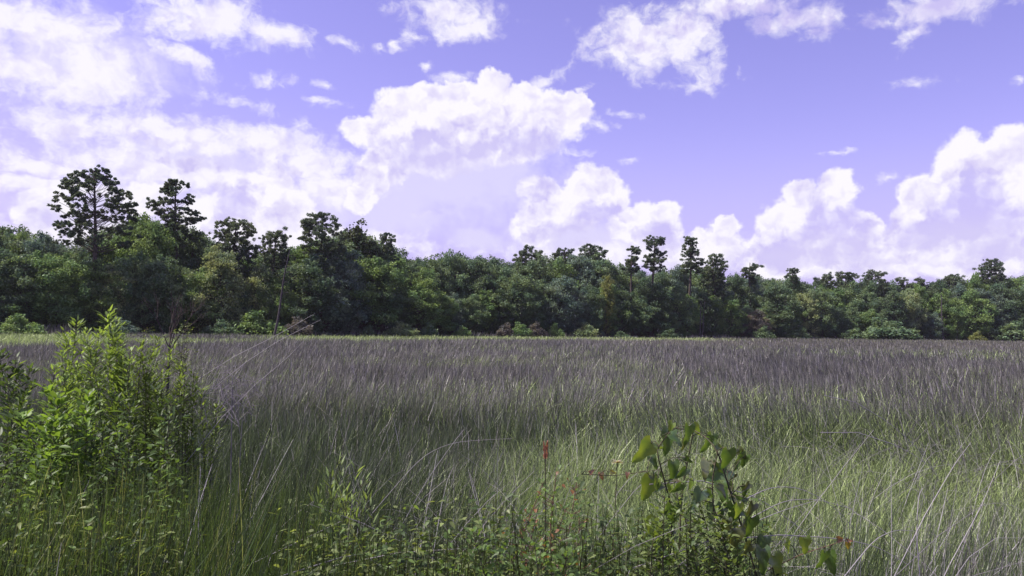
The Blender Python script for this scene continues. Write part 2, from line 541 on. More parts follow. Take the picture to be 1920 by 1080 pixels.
def broad_parts(seed, H, W_, lo, nl=46, per=190, chip=0.24, ragged=0.25, lobe=0.95):
    rng = np.random.default_rng(seed)
    gt = Geo()
    tz = np.linspace(0, 0.8, 7)
    ax = np.stack([0.02 * H * np.sin(tz * 4 + seed), 0.02 * H * np.cos(tz * 3 + seed), tz * H], 1); ax[0, :2] = 0
    tube(gt, ax, (0.012 * H + 0.05) * (1 - 0.85 * tz), 7)
    gc = Geo()
    zc, hz = (lo + 1) / 2 * H, (1 - lo) / 2 * H
    lob = []
    for _ in range(nl):
        d = unit(rng.normal(size=3) + [0, 0, 0.2])
        k = rng.uniform(0.45, 1.0) ** 0.5 * (1 + ragged * rng.normal())
        k = min(k, 1.22)
        w = W_ / 2 * (1 - 0.35 * max(d[2], 0))
        p = np.array([d[0] * w * k, d[1] * w * k, zc + d[2] * hz * min(k, 1.08)])
        if p[2] < 0.3: p[2] = 0.3 + rng.random()
        lob.append(p)
    for p in lob:
        z0 = min(max(p[2] - 0.3 * H * rng.random() - .4, 0.12 * H), 0.76 * H)
        a = np.array([np.interp(z0, ax[:, 2], ax[:, 0]), np.interp(z0, ax[:, 2], ax[:, 1]), z0])
        mid = (a + p) / 2 + rng.normal(0, 0.15, 3)
        tube(gt, [a, mid, p], [0.05 + 0.004 * H, 0.04, 0.015], 4)
        s = lobe * math.exp(rng.normal(0, .30)) * (W_ / 8) ** 0.5
        an = np.exp(rng.normal(0, .25, 3))
        m = int(per * (s / lobe) ** 2)
        d = unit(rng.normal(size=(m, 3)) + [0, 0, 0.25])
        q = p + d * (rng.random((m, 1)) ** 0.35) * [s * 1.1, s * 1.1, s * 0.75] * an + rng.normal(0, .12, (m, 3))
        q[:, 2] = np.maximum(q[:, 2], 0.12)
        nn = unit(d * 0.6 + rng.normal(0, 0.8, (m, 3)) + [0, 0, 0.2])
        chips(gc, q, nn, chip * rng.uniform(0.55, 1.2, m), rng, 0.62)
    m = int(nl * per * .20)      # loose twigs of leaves between the clumps
    d = unit(rng.normal(size=(m, 3)))
    q = d * rng.uniform(.5, 1.0, (m, 1)) * rng.normal(1, .07, (m, 1)) * [W_ / 2, W_ / 2, hz] * np.where(d[:, 2:] > 0, [1, 1, 1], [1.05, 1.05, 1]) + [0, 0, zc]
    q[:, :2] *= 1 - .25 * np.clip(d[:, 2:], 0, 1)
    q[:, 2] = np.maximum(q[:, 2], 0.12)
    chips(gc, q, rng.normal(size=(m, 3)) + [0, 0, .3], chip * rng.uniform(0.5, 1.1, m), rng, 0.6)
    return gt, gc


DARK = (0.102, 0.160, 0.086)
PINE = (0.091, 0.130, 0.080)
MID = (0.149, 0.225, 0.114)
GREEN = (0.164, 0.257, 0.093)
LIGHT = (0.235, 0.300, 0.145)
BLUEG = (0.132, 0.194, 0.146)
BROWNP = (0.13, 0.125, 0.11)
YELL = (0.20, 0.235, 0.075)


def put_tree(name, px, top, dist, gt, gc, H, colr, label, cat, group, wscale=1.0, rot=0.0):
    """stand a tree on the ground below photo column px, as tall as its top is high there"""
    b = P(px, horizon(px), dist)
    gz = float(ground_z(b[0], b[1]))
    t = P(px, top, dist)
    s = (t[2] - gz) / H
    o = empty(name, (b[0], b[1], gz), label, cat, group)
    o.rotation_euler = (0, 0, rot)
    sx = s * wscale
    o.scale = (sx, sx, s)
    mt = gt if isinstance(gt, bpy.types.Mesh) else gt.mesh('trunk', M_BARK, True)
    mc = gc if isinstance(gc, bpy.types.Mesh) else gc.mesh('crown', M_TREE)
    for nm, me in (('trunk', mt), ('crown', mc)):
        ch = bpy.data.objects.new(nm, me)
        C.objects.link(ch)
        ch.parent = o
        ch.color = (*colr, 1)
    return o


# emergent pines: px, top row, extra depth, crown outline in pixels, clumps, label
PG = 'tall pines rising above the wood'
pines = [
    (168, 310, 1.5, .50, [(.52, 70, 78), (.62, 72, 85), (.72, 70, 80), (.82, 76, 72), (.92, 58, 50), (.985, 26, 22)], 125, 8.5, .7, 0, 'tallest pine of all with a wide domed umbrella crown and bare dark trunk'),
    (325, 335, 8, .56, [(.60, 18, 62), (.70, 26, 62), (.80, 46, 44), (.88, 44, 36), (.94, 24, 34), (.985, 12, 18)], 75, 8, .55, 0, 'tall open pine with layered boughs, longest one drooping to the right'),
    (437, 410, 6, .45, [(.50, 30, 34), (.65, 38, 40), (.80, 38, 40), (.92, 34, 36), (.985, 18, 18)], 60, 11, .8, 0, 'dense dark pine with a squarish crown right of the drooping-boughed pine'),
    (510, 427, 6, .45, [(.50, 30, 30), (.70, 32, 30), (.86, 28, 28), (.97, 14, 14)], 48, 11, .75, 0, 'rounded dark pine above the leaning dead trunk'),
    (597, 400, 1.5, .48, [(.55, 34, 44), (.70, 36, 48), (.84, 40, 46), (.93, 36, 30), (.985, 20, 18)], 60, 11, .55, 0, 'broad flat-topped pine with a long straight trunk, left of the open-branched oak'),
    (720, 434, 6, .62, [(.66, 16, 18), (.80, 18, 18), (.90, 14, 14), (.98, 8, 8)], 22, 8, .7, 0, 'small tufted pine poking up at the dip where the high wood ends'),
    (985, 461, 12, .60, [(.66, 30, 30), (.82, 26, 28), (.93, 22, 26), (.985, 14, 14)], 34, 9, .6, 0, 'broad low-domed pine in the middle of the skyline'),
    (1058, 463, 12, .6, [(.68, 22, 22), (.85, 20, 20), (.97, 12, 12)], 26, 9, .6, 0, 'narrow-domed pine just left of the wide twin-lobed pine'),
    (1107, 457, 12, .58, [(.66, 24, 30), (.80, 24, 32), (.92, 20, 22), (.985, 10, 10)], 36, 9, .55, 0, 'wide twin-lobed pine between mid skyline and the slim sparse pine'),
    (1186, 461, 1.5, .66, [(.72, 10, 10), (.84, 16, 15), (.93, 15, 18), (.985, 8, 8)], 18, 7.5, .5, -.4, 'slim sparse pine with a thin bare trunk, left of the taller rounded pine'),
    (1224, 440, 1.5, .60, [(.66, 15, 16), (.78, 16, 20), (.90, 18, 20), (.985, 9, 10)], 30, 8.5, .6, 0, 'rounded tall pine with an open crown, tallest right of the middle'),
    (1292, 440, 1.5, .60, [(.64, 20, 20), (.76, 17, 17), (.86, 13, 15), (.94, 10, 12), (.985, 5, 6)], 30, 8, .45, 0, 'spiky narrow pine with a pointed top, right of the rounded tall pine'),
    (1337, 478, 4, .42, [(.48, 20, 22), (.66, 24, 26), (.84, 24, 26), (.94, 22, 22), (.985, 12, 10)], 44, 9, .65, 0, 'stout bushy pine behind the bare grey pole'),
    (1404, 488, 8, .66, [(.70, 20, 14), (.82, 14, 12), (.92, 6, 16), (.985, 2, 14)], 17, 7, .42, .5, 'ragged thin pine whose top tufts lean right'),
    (1487, 503, 8, .76, [(.80, 8, 8), (.90, 14, 14), (.985, 9, 8)], 12, 6.5, .5, 0, 'small windswept pine standing alone above the low right-hand wood'),
    (1550, 512, 12, .6, [(.68, 18, 18), (.84, 16, 16), (.975, 9, 9)], 22, 8, .6, 0, 'low round-headed pine just right of the small windswept pine'),
    (1585, 510, 12, .6, [(.68, 18, 18), (.84, 18, 18), (.975, 11, 10)], 22, 8, .6, 0, 'flat-headed pine left of the widest dark pine on the right'),
    (1640, 508, 8, .55, [(.60, 26, 26), (.78, 25, 25), (.92, 20, 20), (.985, 12, 10)], 40, 9, .6, 0, 'widest dark pine of the right-hand wood'),
    (1694, 522, 12, .62, [(.70, 18, 18), (.88, 14, 14), (.98, 8, 8)], 22, 8, .6, 0, 'small dark dome pine right of the widest dark pine'),
    (1727, 522, 12, .62, [(.70, 18, 18), (.88, 16, 16), (.98, 9, 8)], 22, 8, .6, 0, 'small dark dome pine left of the dead snag on the right'),
    (1790, 514, 12, .6, [(.66, 26, 28), (.84, 20, 24), (.98, 10, 10)], 34, 8.5, .6, 0, 'broad bumpy pine above the dead snag on the right'),
    (1862, 486, 10, .66, [(.72, 20, 20), (.84, 23, 22), (.93, 16, 18), (.985, 9, 9)], 30, 8.5, .6, 0, 'solitary round pine standing highest near the right edge'),
]
for idx, (px, top, dd, lo, prof, n, cr, flat, lean, label) in enumerate(pines):
    dist = float(tree_line(px)) + dd
    k = dist / F
    b = P(px, horizon(px), dist)
    Hm = P(px, top, dist)[2] - float(ground_z(b[0], b[1]))
    gt, gc = pine_parts(100 + idx, Hm, lo, [(h, l * k * .95, r * k * .95) for h, l, r in prof], int(n * 1.25), cr * k, flat, lean, chip=0.135 + 0.0005 * dist, per=150)
    put_tree('pine_tree', px, top, dist, gt, gc, Hm, PINE, label, 'pine', PG)

gt, gc = broad_parts(301, 17, 6.5, .45, 34, 120, .26, .35, .8)
put_tree('oak_tree', 668, 418, float(tree_line(668)) + 5, gt, gc, 17, (0.05, 0.068, 0.034), 'open-branched oak with airy spread crown between two tall pines', 'tree', 'broadleaf trees of the wood')

# broadleaf trees of the wood, each kind built once and copied
KINDS = []
for s_, (H, W_, lo, nl, rg, lb) in enumerate([(12, 8, .06, 120, .16, .66), (12, 7, .04, 110, .22, .62), (12, 9, .10, 130, .20, .68), (12, 6, .05, 95, .20, .6), (12, 8, .15, 110, .28, .66), (12, 7.5, .03, 120, .18, .62)]):
    a_, b_ = broad_parts(40 + s_, H, W_, lo, nl, 130, .165, rg, lb)
    KINDS.append((a_.mesh('trunk', M_BARK, True), b_.mesh('crown', M_TREE)))

CAN_X = [-400, 0, 45, 100, 150, 205, 258, 300, 355, 390, 430, 480, 540, 600, 650, 700, 760, 850, 905, 960, 1060, 1150, 1200, 1300, 1400, 1500, 1600, 1700, 1800, 1870, 1920, 2300]
CAN_Y = [420, 418, 430, 456, 455, 430, 408, 408, 425, 448, 470, 470, 462, 448, 436, 452, 476, 474, 476, 474, 472, 484, 500, 496, 514, 523, 520, 526, 520, 516, 512, 508]


def canopy(px):
    return float(np.interp(px, CAN_X, CAN_Y))


LM = [(40, 'the left edge of the picture'), (168, 'the umbrella pine'), (325, 'the pine with drooping boughs'), (437, 'the squarish dark pine'), (525, 'the leaning dead trunk'),
      (597, 'the flat-topped pine'), (668, 'the open-branched oak'), (722, 'the small tufted pine'), (985, 'the broad mid-skyline pine'), (1107, 'the twin-lobed pine'),
      (1224, 'the rounded tall pine'), (1313, 'the bare grey pole'), (1404, 'the ragged thin pine'), (1487, 'the small windswept pine'), (1640, 'the widest right-hand pine'),
      (1768, 'the dead snag on the right'), (1862, 'the solitary round pine')]
TONES = {'dark green': DARK, 'dull green': MID, 'leaf-green': GREEN, 'pale green': LIGHT, 'bluish green': BLUEG}
used = set()


def where(px):
    lm = min(LM, key=lambda a: abs(a[0] - px))
    d = px - lm[0]
    if abs(d) < 14: rel = 'directly below'
    elif d < 0: rel = 'well left of' if d < -70 else 'left of' if d < -34 else 'just left of'
    else: rel = 'well right of' if d > 70 else 'right of' if d > 34 else 'just right of'
    return rel + ' ' + lm[1]


def uniq(forms, tone, tail):
    for fm in forms:
        lab = f'{tone} {fm} {tail}'
        if lab not in used:
            used.add(lab)
            return lab
    k = 'smaller ' + lab
    while k in used: k = 'even ' + k
    used.add(k)
    return k


rng = np.random.default_rng(7)
BG_ = 'broadleaf trees of the wood'
# second rank: makes most of the skyline
px = -150.0
n_mid = 0
while px < 2080:
    dist = float(tree_line(px)) + rng.uniform(7, 11)
    tone = ['dark green', 'dull green', 'leaf-green', 'bluish green', 'dull green'][rng.integers(5)]
    top = canopy(px) + rng.uniform(-4, 14)
    lab = uniq(['tree of the second rank', 'bushy tree of the second rank', 'leafy tree in the second rank'], tone, where(px))
    kd = KINDS[rng.integers(len(KINDS))]
    put_tree('broadleaf_tree', px, top, dist, kd[0], kd[1], 12.3, np.array(TONES[tone]) * rng.uniform(.85, 1.1), lab, 'tree', BG_, rng.uniform(.75, 1.0), rng.uniform(0, 6.28))
    px += rng.uniform(36, 52) * (120 / dist) ** 0.4
    n_mid += 1
# front rank at the marsh edge, its foliage down to the rushes
special = {390: ('pale green', 462, 1.0), 470: ('pale green', 500, .9), 545: ('pale green', 508, 1.1), 20: ('dark green', 470, 1.1), 110: ('leaf-green', 480, 1.1), 250: ('dull green', 478, .9)}
px = -140.0
while px < 2060:
    dist = float(tree_line(px)) + rng.uniform(0, 3)
    hor = horizon(px) + 12
    c = canopy(px)
    top = hor + (c - hor) * rng.uniform(0.45, 0.86)
    tone = ['dark green', 'dull green', 'leaf-green', 'bluish green', 'pale green'][rng.choice(5, p=[.27, .29, .24, .13, .07])]
    ws = rng.uniform(.9, 1.35)
    for k_, v_ in special.items():
        if abs(px - k_) < 17: tone, top, ws = v_
    lab = uniq(['tree at the marsh edge', 'bushy tree at the marsh edge', 'leafy tree at the marsh edge', 'rounded tree at the marsh edge'], tone, where(px))
    kd = KINDS[rng.integers(len(KINDS))]
    put_tree('broadleaf_tree', px, top, dist, kd[0], kd[1], 12.3, np.array(TONES[tone]) * rng.uniform(.85, 1.15), lab, 'tree', BG_, ws, rng.uniform(0, 6.28))
    px += rng.uniform(24, 40) * (120 / dist) ** 0.35
put_tree('broadleaf_tree', 1137, 512, float(tree_line(1137)) - 1, KINDS[3][0], KINDS[3][1], 12.3, YELL, 'yellowing tree among the green ones below the twin-lobed pine', 'tree', BG_, .55, 1)
put_tree('broadleaf_tree', 1415, 582, float(tree_line(1415)) - 2, KINDS[0][0], KINDS[0][1], 12.3, BROWNP, 'brownish bare-looking bush at the marsh edge below the ragged pine', 'tree', BG_, 1.5, 2)

# the wood behind, one mass
wood = Geo()
src = []
for kt, kc in KINDS[:4]:
    v = np.empty(len(kc.vertices) * 3, np.float32); kc.vertices.foreach_get('co', v)
    src.append(v.reshape(-1, 4, 3))
for row, (d0, dtop) in enumerate([(14, 3), (22, 3), (32, 5)]):
    px = -350.0
    while px < 2300:
        dist = float(tree_line(px)) + d0 + rng.uniform(0, 5)
        b = P(px, horizon(px), dist); gz = float(ground_z(b[0], b[1]))
        h = (P(px, canopy(px) + dtop + rng.uniform(-3, 12), dist)[2] - gz) / 12.3
        v = src[rng.integers(4)]
        v = v[rng.random(len(v)) < .55]
        a = rng.uniform(0, 6.28)
        w = v @ np.array([[math.cos(a), math.sin(a), 0], [-math.sin(a), math.cos(a), 0], [0, 0, 1]])
        w = w * [h * .95, h * .95, h] + [b[0], b[1], gz]
        wood.add(w.reshape(-1, 3), np.arange(len(w) * 4).reshape(-1, 4))
        px += rng.uniform(34, 52)
px = -350.0
while px < 2300:      # shrub layer under the trees
    dist = float(tree_line(px)) + rng.uniform(3, 12)
    b = P(px, horizon(px), dist); gz = float(ground_z(b[0], b[1])) - .2
    h = rng.uniform(.22, .4)
    v = src[rng.integers(4)]
    v = v[rng.random(len(v)) < .35]
    w = v * [h * 1.4, h * 1.4, h] + [b[0], b[1], gz]
    wood.add(w.reshape(-1, 3), np.arange(len(w) * 4).reshape(-1, 4))
    px += rng.uniform(10, 18)
wo_ = wood.obj('woodland', M_TREE)
wo_.color = (*DARK, 1)
tag(wo_, 'deep mass of dark trees filling the wood behind the front ranks', 'woodland', kind='stuff')

# ------------------------------------------------------------------ dead trees and bushes at the marsh edge


def tree_bare(name, px, top, dist, build, mat, label, cat):
    b = P(px, horizon(px), dist)
    gz = float(ground_z(b[0], b[1]))
    o = empty(name, (b[0], b[1], gz), label, cat)
    H = P(px, top, dist)[2] - gz
    build(o, H, mat)
    return o


def b_leaning(o, H, mat):
    rng = np.random.default_rng(3)
    t = np.linspace(0, 1, 9)
    k = 110 / F
    ax = np.stack([-12 * k + 27 * k * t + .1 * np.sin(t * 7), .1 * np.sin(t * 5), t * H], 1)
    gg = Geo(); tube(gg, ax, .19 * (1 - .75 * t), 7); gg.obj('trunk', mat, o, True)
    for h in (.42, .5, .62, .72, .78, .84, .9):
        gb = Geo()
        p = np.array([np.interp(h, t, ax[:, i]) for i in range(3)])
        th = rng.choice([0, math.pi]) + rng.normal(0, .6)
        d = np.array([math.cos(th), math.sin(th) * .6, rng.uniform(-.1, .5)])
        L = rng.uniform(.7, 1.9) * (1.15 - h * .6)
        q = p + d * L
        tube(gb, [p, p + d * L * .5 + [0, 0, .06], q], [.045, .03, .012], 5)
        tube(gb, [p + d * L * .5, p + d * L * .8 + [0, 0, .3]], [.025, .008], 4)
        gb.obj('branch', mat, o, True)


def b_pole(o, H, mat):
    t = np.linspace(0, 1, 7)
    gg = Geo(); tube(gg, np.stack([.25 * t, 0 * t, t * H], 1), .13 * (1 - .6 * t), 7); gg.obj('trunk', mat, o, True)
    gb = Geo(); tube(gb, [[.12, 0, H * .5], [.6, 0, H * .52], [1.3, .1, H * .5]], [.05, .04, .015], 5); gb.obj('branch', mat, o, True)
    gb = Geo(); tube(gb, [[.6, .2, 0], [.75, .2, H * .45], [1.1, .2, H * .95]], [.12, .1, .05], 6); gb.obj('trunk', mat, o, True)


def b_snag(o, H, mat):
    t = np.linspace(0, 1, 8)
    gg = Geo(); tube(gg, np.stack([-.35 * t + .05 * np.sin(t * 9), 0 * t, t * H], 1), .28 * (1 - .65 * t), 7); gg.obj('trunk', mat, o, True)
    for h, dx, dz in ((.72, -2.0, .35), (.8, -1.2, .8), (.6, -1.4, -.15), (.88, .9, .5), (.66, 1.0, .3)):
        p = np.array([-.35 * h, 0, h * H])
        gb = Geo(); tube(gb, [p, p + [dx * .5, .1, dz * .3], p + [dx, .15, dz]], [.08, .05, .015], 5); gb.obj('branch', mat, o, True)


tree_bare('dead_tree', 525, 462, 107, b_leaning, M_DEADWOOD, 'leaning dead trunk with stubby bare branches at the marsh edge', 'dead tree')
tree_bare('dead_tree', 1312, 560, 172, b_pole, M_DEADWOOD, 'bare grey pole-like dead trunk at the marsh edge', 'dead tree')
tree_bare('dead_tree', 1768, 552, 203, b_snag, M_DEADWOOD, 'thick dark snag with broken side branches near the right', 'dead tree')

a_, b_ = broad_parts(77, 3, 4, .02, 30, 160, .17, .2, .55)
bush_m = (a_.mesh('stem', M_BARK, True), b_.mesh('crown', M_TREE))
bush_spots = [(475, 594, GREEN, 'bright green low bush at the marsh edge left of the leaning trunk', 1.4), (560, 604, BROWNP, 'greyish dry low bush at the foot of the leaning trunk', 1.1),
              (755, 611, LIGHT, 'pale low bush at the marsh edge, leftmost of the middle three', 1.4), (805, 613, MID, 'dull low bush just right of the pale low bush', .9),
              (948, 613, BROWNP, 'greyish dry bush beside the round bright bush', 1.0), (975, 612, GREEN, 'round bright green bush at the marsh edge under mid skyline', 1.0),
              (1003, 612, BROWNP, 'greyish dry bush right of the round bright bush', 1.0), (1040, 614, GREEN, 'small bright bush right of the two greyish dry ones', .8),
              (1100, 613, LIGHT, 'yellow-green bush at the marsh edge under the twin-lobed pine', 1.2), (1600, 622, MID, 'dull spreading bush at the edge below the wide pine', 1.5),
              (1660, 606, MID, 'grey-green bush filling a gap left of the dead snag', 1.7), (1832, 627, YELL, 'small yellow-green bush right of the dead snag', .9), (1500, 622, MID, 'low dull bush below the windswept pine', 1.4),
              (1895, 612, MID, 'rounded bush at the edge below the right corner of the wood', 1.6)]
rng = np.random.default_rng(17)
for bx in (35, 228, 415, 690, 868, 1165, 1255, 1430, 1715):
    tn = ['dull green', 'dark green', 'leaf-green', 'bluish green'][rng.integers(4)]
    bush_spots.append((bx, horizon(bx) + rng.uniform(-4, 8), TONES[tn], uniq(['low edge bush', 'small edge bush', 'rounded edge bush'], tn, where(bx)), rng.uniform(.9, 1.7)))
for bx, bt, bc, bl, ws in bush_spots:
    put_tree('bush', bx, bt - 3, float(tree_line(bx)) - 6, bush_m[0], bush_m[1], 3.1, bc, bl, 'bush', 'low bushes along the marsh edge', ws, bx)

# ------------------------------------------------------------------ the marsh
GREY = np.array([0.265, 0.260, 0.222])
GREYD = np.array([0.075, 0.070, 0.066])
DKG = np.array([0.018, 0.029, 0.012])
MDG = np.array([0.100, 0.150, 0.052])
LTG = np.array([0.335, 0.43, 0.155])
STRAW = np.array([0.42, 0.40, 0.40])
OLIVE = np.array([0.155, 0.155, 0.088])


def strips(geo, x, y, z, h, lx, ly, w, col, rng, segs, p=1.8, tip=None, amt=0.0):
    n = len(x)
    p = rng.uniform(.7, 1.5, (n, 1)) * p
    th = rng.uniform(0, math.pi, n)
    sx, sy = np.cos(th), np.sin(th)
    t = np.linspace(0, 1, segs + 1)[None]
    cx = x[:, None] + lx[:, None] * t ** p
    cyy = y[:, None] + ly[:, None] * t ** p
    lean2 = (lx ** 2 + ly ** 2) / np.maximum(h, .1) ** 2
    cz = z[:, None] + h[:, None] * t * (1 - 0.35 * np.minimum(lean2, 1)[:, None] * t)
    ww = w[:, None] * 0.5 * (1 - 0.85 * t ** 2)
    L = np.stack([cx - sx[:, None] * ww, cyy - sy[:, None] * ww, cz], -1)
    Rr = np.stack([cx + sx[:, None] * ww, cyy + sy[:, None] * ww, cz], -1)
    v = np.stack([L, Rr], 2).reshape(-1, 3)
    b = (np.arange(n) * (segs + 1) * 2)[:, None]
    s = np.arange(segs)[None] * 2
    q = np.stack([b + s, b + s + 1, b + s + 3, b + s + 2], -1).reshape(-1, 4)
    cv = np.repeat(col[:, None], (segs + 1) * 2, axis=1)
    if tip is not None:      # stems wither from the tip down
        k_ = np.repeat(t[0], 2)[None, :, None] ** 2.2 * np.broadcast_to(amt, (n,))[:, None, None]
        cv = cv * (1 - k_) + np.asarray(tip) * k_
    geo.add(v, q, col=cv.reshape(-1, 3))


rng = np.random.default_rng(21)
rush = Geo(); cord = Geo(); dead = Geo()


def ring(d0, d1, dens, segs):
    half = 0.70
    area = half * (d1 * d1 - d0 * d0) + 4 * (d1 - d0)
    n = int(area * dens)
    y = np.sqrt(rng.uniform(d0 ** 2, d1 ** 2, n))
    x = rng.uniform(-1, 1, n) * (half * y + 2)
    pxx = 960 + F * x / y
    lim = tree_line(pxx) - 1.5
    kp = y < lim
    x, y, lim = x[kp], y[kp], lim[kp]
    n = len(x)
    u = x / y
    z = ground_z(x, y)
    n1_ = vnoise(x * .9, y * .9, 1); n2_ = vnoise(x * .25 + 9, y * .25, 2); n3_ = vnoise(x * .06 + 3, y * .035, 3)
    # species by place
    lat = sst(u + (n2_ - .5) * .12, -.10, .10)
    lt = sst(y + (n1_ - .5) * 2, 4.6, 6.4) * (1 - sst(y + (n2_ - .5) * 12 - 3.0 * (1 - lat), 8.0, 24.0)) * (0.20 + 0.80 * lat)
    lt = np.clip(lt * (0.5 + 0.9 * n2_), 0, 1) * .80
    strip = sst(y - lim, -66 + 20 * (u < -.2), -42) * (1 - sst(y - lim, -8, -5)) * np.maximum(sst(n3_, .2, .5), sst(u, -.35, -.2)) * (1 - .8 * sst(u, .22, .32))
    lt = np.maximum(lt, strip * .98)
    strip_on = strip > .5
    lt = np.maximum(lt, .46 * sst(.6 * n2_ + .5 * n3_ + .15 * sst(u, -.1, .1), .52, .8) * sst(y, 9, 14) * (1 - sst(y, 60, 90)))
    greyp = sst(y + (n2_ - .5) * 13, 5.5, 23) * .72 + .06 - .04 * sst(-u, .02, .12)
    greyp = np.maximum(greyp, .40 * sst(u, .40, .55))
    k = rng.random(n)
    isl = k < lt
    k2 = rng.random(n)
    isg = (~isl) & (k2 < greyp)
    col = np.where(isg[:, None], GREY * 1.08 + (GREYD * .6 - GREY) * rng.random((n, 1)) ** .8, DKG + (MDG - DKG) * rng.random((n, 1)) ** (1.5 + 1.6 * (1 - sst(y, 6, 10)) * sst(-u, -.02, .08))[:, None])
    ol = (~isl) & (rng.random(n) < .55 * sst(y, 60, 90) * sst(u, .05, .2) * (1 - sst(y - lim, -12, -6)))
    col[ol] = OLIVE
    col[isl] = (LTG * 1.1 + (MDG * .4 - LTG) * rng.random((n, 1)) ** 1.1)[isl]
    col[isl & strip_on] = LTG * .85 + OLIVE * .1
    st = (rng.random(n) < .03 + .06 * isg) & ~isl
    col[st] = STRAW
    col *= (0.85 + 0.3 * n3_ + .18 * sst(u, .05, .25) * sst(y, 10, 20))[:, None]
    h = 1.02 * (0.80 + 0.22 * rng.random(n)) * (0.74 + 0.44 * n1_ + .16 * n2_)
    h *= 1 + .9 * sst(y - lim, -9, -1) * sst(vnoise(x * .22, y * .22, 8), .3, .9)
    h *= 1 + .25 * (y > 2.8) * (y < 6) * sst(-u, .1, .2)
    h = np.where(isl, h * .90, h)
    h = np.where((y < 6) & (u > .38), h * 1.1, h)
    h *= np.where(y < 5, .92, 1)
    far = np.maximum(1, y / 7.0) ** 0.9 * (1 + .6 * sst(y, 7, 14))
    w = 0.0053 * far * rng.uniform(.7, 1.3, n) * np.where(isl, 1.25, 1.0)
    ld = .12 * (1 - sst(u, -.1, .15)) - .16 * sst(u, .12, .4) * sst(y, 7, 14) + .06 * sst(u, .2, .4) * (1 - sst(y, 7, 12))
    sp = np.where(isl, .46, .16) * (1 + 1.0 * (rng.random(n) < .16))
    lx = h * (ld + rng.normal(0, 1, n) * sp + (n2_ - .5) * .25 + (n1_ - .5) * .25)
    ly = h * (rng.normal(0, 1, n) * sp)
    a = isl
    strips(cord, x[a], y[a], z[a], h[a], lx[a], ly[a], w[a], col[a], rng, segs + (1 if segs > 2 else 0), 2.0)
    a = ~isl
    strips(rush, x[a], y[a], z[a], h[a], lx[a], ly[a], w[a], col[a], rng, segs, 1.5, GREY * .62, (np.clip(rng.normal(.55, .25, n), 0, 1) * (.12 + .88 * sst(y + 3 * (n2_ - .5), 6, 17)))[a])


ring(1.9, 4.5, 800, 5)
ring(4.5, 9, 700, 4)
ring(9, 16, 400, 3)
ring(16, 40, 110, 3)
ring(40, 100, 18, 2)
ring(100, 225, 4.5, 2)
tag(rush.obj('needle_rush', M_RUSH), 'grey and dark green needle rushes covering the whole marsh', 'rushes', kind='stuff')
tag(cord.obj('marsh_grass', M_RUSH), 'light green soft grass growing in patches among the rushes', 'grass', kind='stuff')

# fallen and bent dead stalks, too many to count
n = 1500
y = rng.uniform(2.6, 11, n); x = rng.uniform(-.68, .68, n) * y
wgt = .10 + .9 * np.exp(-((x / y + .02) / .12) ** 2) * (y < 7) + .8 * ((x / y) > .25)
kp = rng.random(n) < wgt
x, y = x[kp], y[kp]; n = len(x)
z = ground_z(x, y)
for i in range(n):
    L = rng.uniform(.5, 1.25); th = rng.uniform(0, 6.28); tilt = rng.uniform(.15, 1.1)
    d = np.array([math.cos(th) * math.cos(tilt), math.sin(th) * math.cos(tilt), math.sin(tilt)])
    b = np.array([x[i], y[i], z[i] + rng.uniform(.25, .75)])
    t = np.linspace(0, 1, 5)[:, None]
    tube(dead, b + d * L * t - np.array([0, 0, 1]) * rng.uniform(0, .5) * L * t ** 2, .0022 * rng.uniform(.7, 1.3) * (1 - .6 * t[:, 0]), 3,
         col=STRAW * rng.uniform(.5, 1.05))
tag(dead.obj('dead_stalks', M_RUSH), 'pale bent and fallen dead stalks tangled in the near rushes', 'dead stalks', kind='stuff')

